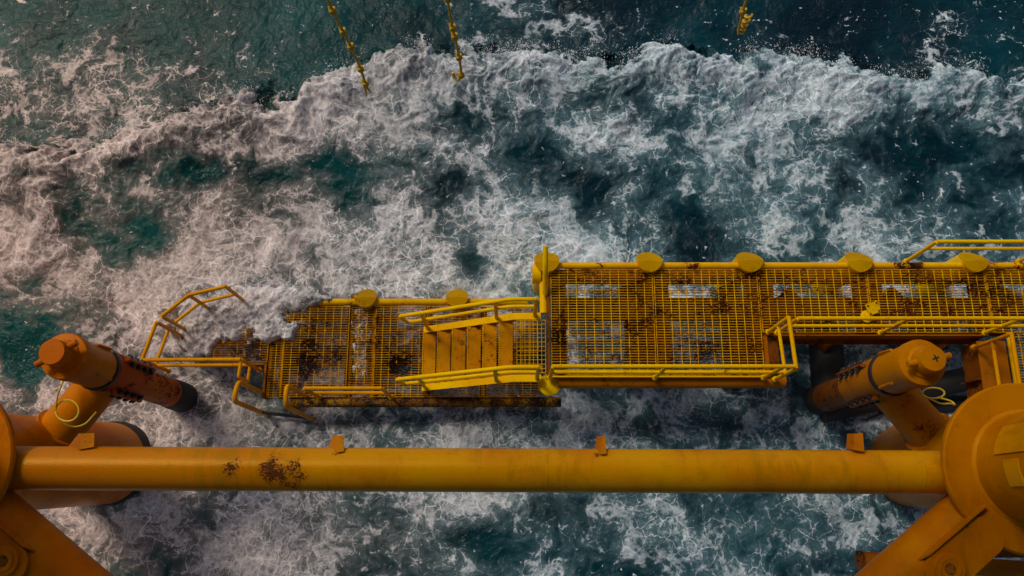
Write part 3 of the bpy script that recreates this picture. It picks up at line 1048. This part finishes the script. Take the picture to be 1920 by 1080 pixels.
# front rail of the wide bay, its return and the long rail of the narrow bay
A0, A1, A2 = P(1037, 687, zt), P(1490, 687, zt), P(1479, 595, zt)
guardrail(up, [A0, A1], ZU, M['rail'], posts=[A0, P(1250, 687, zt), P(1470, 687, zt)])
guardrail(up, [V(A1.x + .03, A1.y - .03, zt - .02), A2], ZU, M['rail'], posts=[V(A1.x + .03, A1.y - .03, zt - .02), A2])
C0, C1 = P(1497, 597, zt), P(2060, 597, zt)
guardrail(up, [C0, C1], ZU, M['rail'], posts=[C0, P(1706, 597, zt), P(1917, 597, zt)])
D0, D1 = P(1757, 453, zt), P(2060, 453, zt)
guardrail(up, [D0, D1], ZU, M['rail'], posts=[D0, P(1985, 453, zt)], mid=0.66)
# girder and side walkway at the eastern end
gx0, gx1 = P(1835, 655, ZU - .05).x, P(1882, 655, ZU - .05).x
gi = mk('girder', box(B(), (gx0, 0.9, ZU - .62), (gx1, YF2 - .15, ZU - .05)), M['brown'], up)
mk('girder_top_plate', box(B(), (gx0 - .03, 0.9, ZU - .047), (gx1 + .03, YF2 - .15, ZU - .025)), M['beam'], gi)
for y in (1.5, 2.2):
    mk('web_stiffener', box(B(), (gx0 - .10, y, ZU - .6), (gx0 - .002, y + .02, ZU - .05)), M['brown'], gi)
gxa = gx1 + .06
mk('kerb_tube', tube(B(), (gxa + .02, 0.9, ZU + .03), (gxa + .02, YF2 - .02, ZU + .03), 0.045, 14), M['rail'], up)
grating(up, gxa + .07, gxa + 1.9, 1.0, YF2 - .03, ZU - .003, M['grate'])
pp = P(1827, 651, ZU)
Q0, Q1 = V(pp.x, pp.y, zt), V(pp.x, 1.6, zt)
guardrail(up, [Q0, Q1], ZU, M['rail_o'], posts=[Q0])

# ---- bolted plate lying on the upper grating
c = P(1636, 578, ZU + .12)
rt = root('bolted_plate', (c.x, c.y, ZU), 'small yellow plate with four bolts standing on the upper grating', 'bracket')
u_, v_ = V(.94, .34, 0), V(-.30, .90, .18)
v_.normalize()
w_ = u_.cross(v_)
pp_ = [c + u_ * a + v_ * b for a, b in ((-.11, -.10), (.11, -.10), (.11, .10), (-.11, .10))]
pl_ = mk('plate', prism(B(), pp_, w_ * .022), M['yellow'], rt)
for a, b in ((-.08, -.07), (.08, -.07), (.08, .07), (-.08, .07)):
    q = c + u_ * a + v_ * b + w_ * .02
    mk('bolt', tube(B(), q, q + w_ * .02, .016, 6), M['brown'], pl_)
mk('base', lathe(B(), V(c.x - .07, c.y - .12, ZU + .003), [(.11, 0), (.11, .02), (.06, .03), (.05, .1), (.02, .11)], 24), M['yellow'], rt)
mk('stem', tube(B(), V(c.x - .05, c.y - .08, ZU + .05), c, .035, 12), M['yellow'], rt)

# ---- lower landing, awash
lo = root('lower_landing', (-2.2, 2.9, 0.0), 'wet lower landing of rusty grating awash with foam at its seaward edge', 'landing')
def lx(q, z=ZL, y=660):
    return P(q, y, z).x
LX = [lx(503), lx(530), lx(653), lx(701), lx(801), lx(906), 0.50]
LYB, LYF = 3.78, 2.06
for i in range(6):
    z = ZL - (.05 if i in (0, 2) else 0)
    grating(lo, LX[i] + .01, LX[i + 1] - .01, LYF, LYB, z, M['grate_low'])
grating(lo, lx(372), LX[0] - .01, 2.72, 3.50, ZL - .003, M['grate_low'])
M['crust'] = paint('crusted_paint', (0.16, 0.05, 0.004), (0.34, 0.16, 0.004), rust=0.50, rough=0.6, rustc=(0.03, 0.018, 0.010), scale=5)
M['lowedge'] = paint('lower_edge_paint', (0.72, 0.42, 0.003), (0.60, 0.30, 0.002), rust=0.62)
mk('edge_tube', tube(B(), (lx(480), LYB + .09, ZL - .01), (0.3, LYB + .09, ZL - .01), .066, 24), M['lowedge'], lo)
mk('front_tube', tube(B(), (LX[0] + .45, LYF - .08, ZL - .12), (P(1052, 757, .45).x, LYF - .08, ZL - .12), .095, 24), M['crust'], lo)
b_ = B()
rng = random.Random(4)
for k in range(700):
    x = rng.uniform(LX[0] + .5, .85)
    an = rng.uniform(0.2, 2.9)
    p = V(x, LYF - .08 - math.cos(an) * .095, ZL - .12 + math.sin(an) * .095)
    rr_ = rng.uniform(.007, .02)
    bmesh.ops.create_icosphere(b_, subdivisions=1, radius=rr_, matrix=Matrix.Translation(p) @ Matrix.Diagonal((1, 1, .7, 1)))
bn = mk('barnacles', b_, M['dark'], lo)
bn['kind'] = 'stuff'
for i in range(6):
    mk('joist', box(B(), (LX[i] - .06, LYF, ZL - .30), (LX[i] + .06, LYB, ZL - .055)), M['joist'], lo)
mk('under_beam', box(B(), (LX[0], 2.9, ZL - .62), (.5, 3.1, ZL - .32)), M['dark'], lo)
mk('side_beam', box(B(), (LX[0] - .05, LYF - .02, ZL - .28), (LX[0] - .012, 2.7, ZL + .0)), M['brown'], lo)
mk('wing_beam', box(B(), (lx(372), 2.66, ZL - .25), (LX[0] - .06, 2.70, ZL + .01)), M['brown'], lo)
for q in (685, 857):
    fender(lo, P(q, 556, ZL + .1).x, LYB + .17, ZL + .14, M['lowedge'] if q == 685 else M['yellow'], r=.20)
ztl = ZL + 1.1
# seaward rail, west rail with its return, front rail
E = [P(423, 537, ztl), P(354, 553, ztl), P(303, 593, ztl)]
gr_ = guardrail(lo, E, ZL, M['rail_o'])
Fp = [P(293, 604, ztl), P(266, 675, ztl), P(451, 674, ztl)]
g2 = guardrail(lo, Fp, ZL, M['rail_o'])
e0 = Fp[2]
mk('return_loop', sweep(B(), [V(e0.x, e0.y, ztl - .03), V(e0.x - .02, e0.y - .30, ztl - .03), V(e0.x - .02, e0.y - .30, ztl - .55), V(e0.x, e0.y, ztl - .55)], .03, 10, bend=.04), M['rail_o'], g2)
guardrail(lo, [P(571, 728, ztl), P(716, 728, ztl)], ZL, M['rail_o'])
# boarding ladder hoops
zh = ZL + 1.3
lad = []
for (bx, by), (tx, ty), (fx, fy) in (((501, 745), (446, 715), (438, 752)), ((572, 738), (537, 722), (535, 762))):
    t0, t1 = P(tx, ty, zh), P(fx, fy, zh)
    hp = mk('ladder_hoop', sweep(B(), [V(t0.x, t0.y, ZL - .1), t0, t1, V(t1.x, t1.y, -.35)], .042, 14, bend=.16), M['rail_o'], lo)
    lad.append((t1, hp))
for zz in (.30, .02, -.26):
    a, b = lad[0][0], lad[1][0]
    mk('rung', tube(B(), V(a.x, a.y, zz), V(b.x, b.y, zz), .022, 10), M['dark'], lad[0][1])

# ---- stair between the two levels
sr = root('stairway', (-.8, 2.7, ZL), 'short rusty stairway with handrails joining the wet landing to the dry walkway', 'stairs')
xt, xb_ = .06, -1.66
yb0, yf0 = 3.27, 2.28
def stringer(y, s):
    p = [V(.5, y, ZU - .02), V(xt, y, ZU - .02), V(xb_, y, ZL + .06), V(xb_ - .02, y, ZL - .06), V(xb_ + .2, y, ZL - .06), V(xt + .05, y, ZU - .24), V(.5, y, ZU - .24)]
    b = B()
    prism(b, p, V(0, .03 * s, 0))
    prism(b, [p[0] + V(0, -.02 * s, .001), p[1] + V(0, -.02 * s, .001), p[2] + V(0, -.02 * s, .001), p[2] + V(0, -.02 * s, .02), p[1] + V(-.01, -.02 * s, .02), p[0] + V(0, -.02 * s, .02)], V(0, .12 * s, 0))
    return mk('stringer', b, M['rail'], sr)
stringer(yb0, 1)
stringer(yf0 - .02, -1)
nst = 6
M['tread'] = paint('tread_paint', (0.62, 0.27, 0.0), (0.48, 0.17, 0.001), rust=0.58, rough=0.5, scale=6)
for i in range(nst):
    f = (i + .5) / nst
    x = xt + (xb_ - xt) * f - .02
    z = ZU - .02 + (ZL + .06 - ZU) * (i + .75) / nst
    td = mk('tread', box(B(), (x - .115, yf0 + .005, z - .03), (x + .115, yb0 - .005, z)), M['tread'], sr)
    mk('nosing', box(B(), (x - .129, yf0 + .006, z - .05), (x - .117, yb0 - .006, z + .012)), M['rail'], td)
grating(sr, .08, .585, yf0 + .03, yb0 - .03, ZU - .006, M['rail'], pitch=.075, cross=.075)
for y_px in ('back', 'front'):
    if y_px == 'back':
        top = [P(1006, 552, zt), P(955, 551, zt), P(750, 621, ZL + 1.1)]
        yy = yb0 + .06
    else:
        top = [P(1010, 678, zt), P(955, 678, zt), P(744, 727, ZL + 1.05)]
        yy = yf0 - .06
    top = [V(p.x, yy, p.z) for p in top]
    mid = [V(p.x + (.06 if k == 2 else 0), p.y, p.z - .48) for k, p in enumerate(top)]
    g = mk('handrail', sweep(B(), top, .036, 12, bend=.1), M['rail'], sr)
    mk('mid_rail', sweep(B(), mid, .031, 10, bend=.1), M['rail'], g)
    mk('end_loop', sweep(B(), [top[2], V(top[2].x - .01, yy, top[2].z - .05), mid[2]], .033, 10), M['rail'], g)
    mk('post', sweep(B(), [V(top[0].x, yy, ZU - .2), top[0]], .036, 12), M['rail'], g)
    for f in (.12, .80):
        q = top[1] + (top[2] - top[1]) * f
        base = ZU - .1 + (ZL - ZU) * f
        mk('post', sweep(B(), [V(q.x, yy, base), q], .034, 12), M['rail'], g)

# ---- members under the narrow bay, deck shade painted into their colour
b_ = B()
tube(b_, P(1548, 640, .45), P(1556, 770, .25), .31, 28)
tag(mk('cross_member', b_, M['shadowsteel']), 'thick shadow-dark pipe running under the walkway beside the amber headed post', 'pipe')
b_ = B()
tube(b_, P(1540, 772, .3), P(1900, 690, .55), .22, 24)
tag(mk('cross_member', b_, M['shadowsteel']), 'shadow-dark slanting pipe from the foot of the amber headed post to the girder', 'pipe')
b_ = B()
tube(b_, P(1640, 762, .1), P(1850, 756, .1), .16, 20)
tag(mk('cross_member', b_, M['shadowsteel']), 'shadow-dark level pipe low over the water behind the amber headed post arm', 'pipe')

# ------------------------------------------------------------------ swing ropes with knots
def rope_material():
    t = NT('yellow_rope')
    pos = t.n('ShaderNodeTexCoord').outputs['Object']
    n = t.noise(pos, 60, 3, 0.6)
    t.l(t.mix(t.step(n, .3, .7), (0.42, 0.24, 0.01), (0.72, 0.46, 0.02)), t.bsdf.inputs['Base Color'])
    t.bsdf.inputs['Roughness'].default_value = 0.8
    return t.m


M['rope'] = rope_material()


def swing_rope(bot_px, top_px, knots_px, label, tail):
    zb = 6.5
    b0 = P(*bot_px, zb)
    # the lean of the rope: choose the point at frame top one rope-length above
    t0 = P(*top_px, 8.35)
    d = (t0 - b0) / (8.35 - zb)
    d = V(d.x * .9, d.y * .35, 1)
    L = DECK_Z - zb
    rt = root('swing_rope', tuple(b0), label, 'rope', 'knotted swing ropes hanging over the sea')
    b = B()
    # three strands twisted together
    for s in range(3):
        pts = []
        for i in range(int(L / .035) + 1):
            h = min(L, i * .035)
            an = h * 42 + s * 2 * math.pi / 3
            lean = d * h if h < 2.5 else V(d.x * 2.5, d.y * 2.5, h)
            sway = V(.02 * math.sin(h * 2.1 + bot_px[0]), .015 * math.sin(h * 3.3), 0)
            pts.append(b0 + lean + sway + V(math.cos(an), math.sin(an), 0) * .0088)
        sweep(b, pts, .0105, 5)
    mk('strand_line', b, M['rope'], rt)
    for h in knots_px:
        c = b0 + d * h + V(.02 * math.sin(h * 2.1 + bot_px[0]), .015 * math.sin(h * 3.3), 0)
        b = B()
        for k in range(2):
            pts = [c + V(math.cos(a) * .027, math.sin(a) * .027 * (1 if k else .9), (-.02 + .04 * k) + .018 * math.sin(a + k * 2)) for a in [j * 2 * math.pi / 14 for j in range(14)]]
            sweep(b, pts, .0138, 7, closed=True)
        sweep(b, [c + V(.035, .012, -.04), c + V(-.02, -.035, 0), c + V(-.03, .03, .04)], .015, 7, bend=.02)
        mk('knot', b, M['rope'], rt)
    if tail == 'hook':
        sweep_p = [b0 + V(0, 0, .05), b0 + V(0, 0, -.06), b0 + V(-.03, -.03, -.11), b0 + V(-.075, .01, -.08), b0 + V(-.09, .04, -.02)]
        mk('tail', sweep(B(), sweep_p, .020, 8, bend=.05), M['rope'], rt)
    elif tail == 'frayed':
        b = B()
        rg = random.Random(3)
        for k in range(9):
            o_ = V(rg.uniform(-.05, .05), rg.uniform(-.05, .05), -rg.uniform(.12, .24))
            sweep(b, [b0 + V(0, 0, .05), b0 + o_ * .5, b0 + o_], .010, 5)
        mk('frayed_end', b, M['rope'], rt)
    else:
        b = B()
        for k in range(3):
            pts = [b0 + V(math.cos(a) * .035, math.sin(a) * .035, .02 * a + .1 * k) for a in [j * .5 for j in range(26)]]
            sweep(b, pts, .016, 5)
        mk('whipping', b, M['rope'], rt)
    return rt


swing_rope((685, 158), (613, 0), (0.02, .36, .88, 1.22, 1.62, 2.1), 'yellow knotted rope with frayed end above the breaking crest', 'frayed')
swing_rope((862, 140), (840, 0), (0.0, .42, .92, 1.12, 1.7, 2.2), 'yellow knotted rope whose tail curls into a hook', 'hook')
swing_rope((1387, 64), (1411, 0), (.62, 1.05, 1.6), 'yellow rope with a whipped end over dark open water', 'whip')

# ------------------------------------------------------------------ spray thrown up by the breaker
def spray():
    X, Y, Z, S, PX, PY = SEA
    rng = np.random.RandomState(8)
    ok = (np.abs(S + 2) < 20) & (fbm(X * .9, Y * .9, 201, 3) + .45 * fbm(X * 5, Y * 5, 205, 2) > .05) & (PX > -60) & (PX < 1980)
    surge = (((PX - 470) / 130) ** 2 + ((PY - 575) / 55) ** 2) < 1
    tri, vs = [], []
    octa = np.array([(1, 0, 0), (-1, 0, 0), (0, 1, 0), (0, -1, 0), (0, 0, 1), (0, 0, -1)], float)
    of = [(0, 2, 4), (2, 1, 4), (1, 3, 4), (3, 0, 4), (2, 0, 5), (1, 2, 5), (3, 1, 5), (0, 3, 5)]
    n = 0
    for mask, cnt, lift in ((ok, 4200, .42), (surge, 2200, .35)):
        idx = np.flatnonzero(mask.ravel())
        pick = rng.choice(idx, cnt)
        for k in pick:
            h = rng.exponential(.07)
            h = min(h, lift * 1.6)
            ang = rng.uniform(0, 2 * np.pi)
            c = np.array((X.ravel()[k] + rng.normal(0, .05), Y.ravel()[k] + abs(rng.normal(0, .10)) * (1 if lift > .4 else .4), Z.ravel()[k] + .01 + h))
            r_ = min(rng.lognormal(-5.25, .45), .014)
            q = octa * r_ * np.array((1, rng.uniform(1, 1.9), 1))
            vs.append(q + c)
            tri += [(a + n, b + n, c_ + n) for a, b, c_ in of]
            n += 6
    me = bpy.data.meshes.new('sea_spray')
    me.from_pydata(np.concatenate(vs).tolist(), [], tri)
    o = bpy.data.objects.new('sea_spray', me)
    t = NT('spray_drops')
    t.bsdf.inputs['Base Color'].default_value = (.78, .80, .82, 1)
    t.bsdf.inputs['Roughness'].default_value = .5
    me.materials.append(t.m)
    COL.objects.link(o)
    o['kind'] = 'stuff'
    o['label'] = 'white droplets of spray thrown up along the breaking crest'
    o['category'] = 'spray'
    return o


spray()
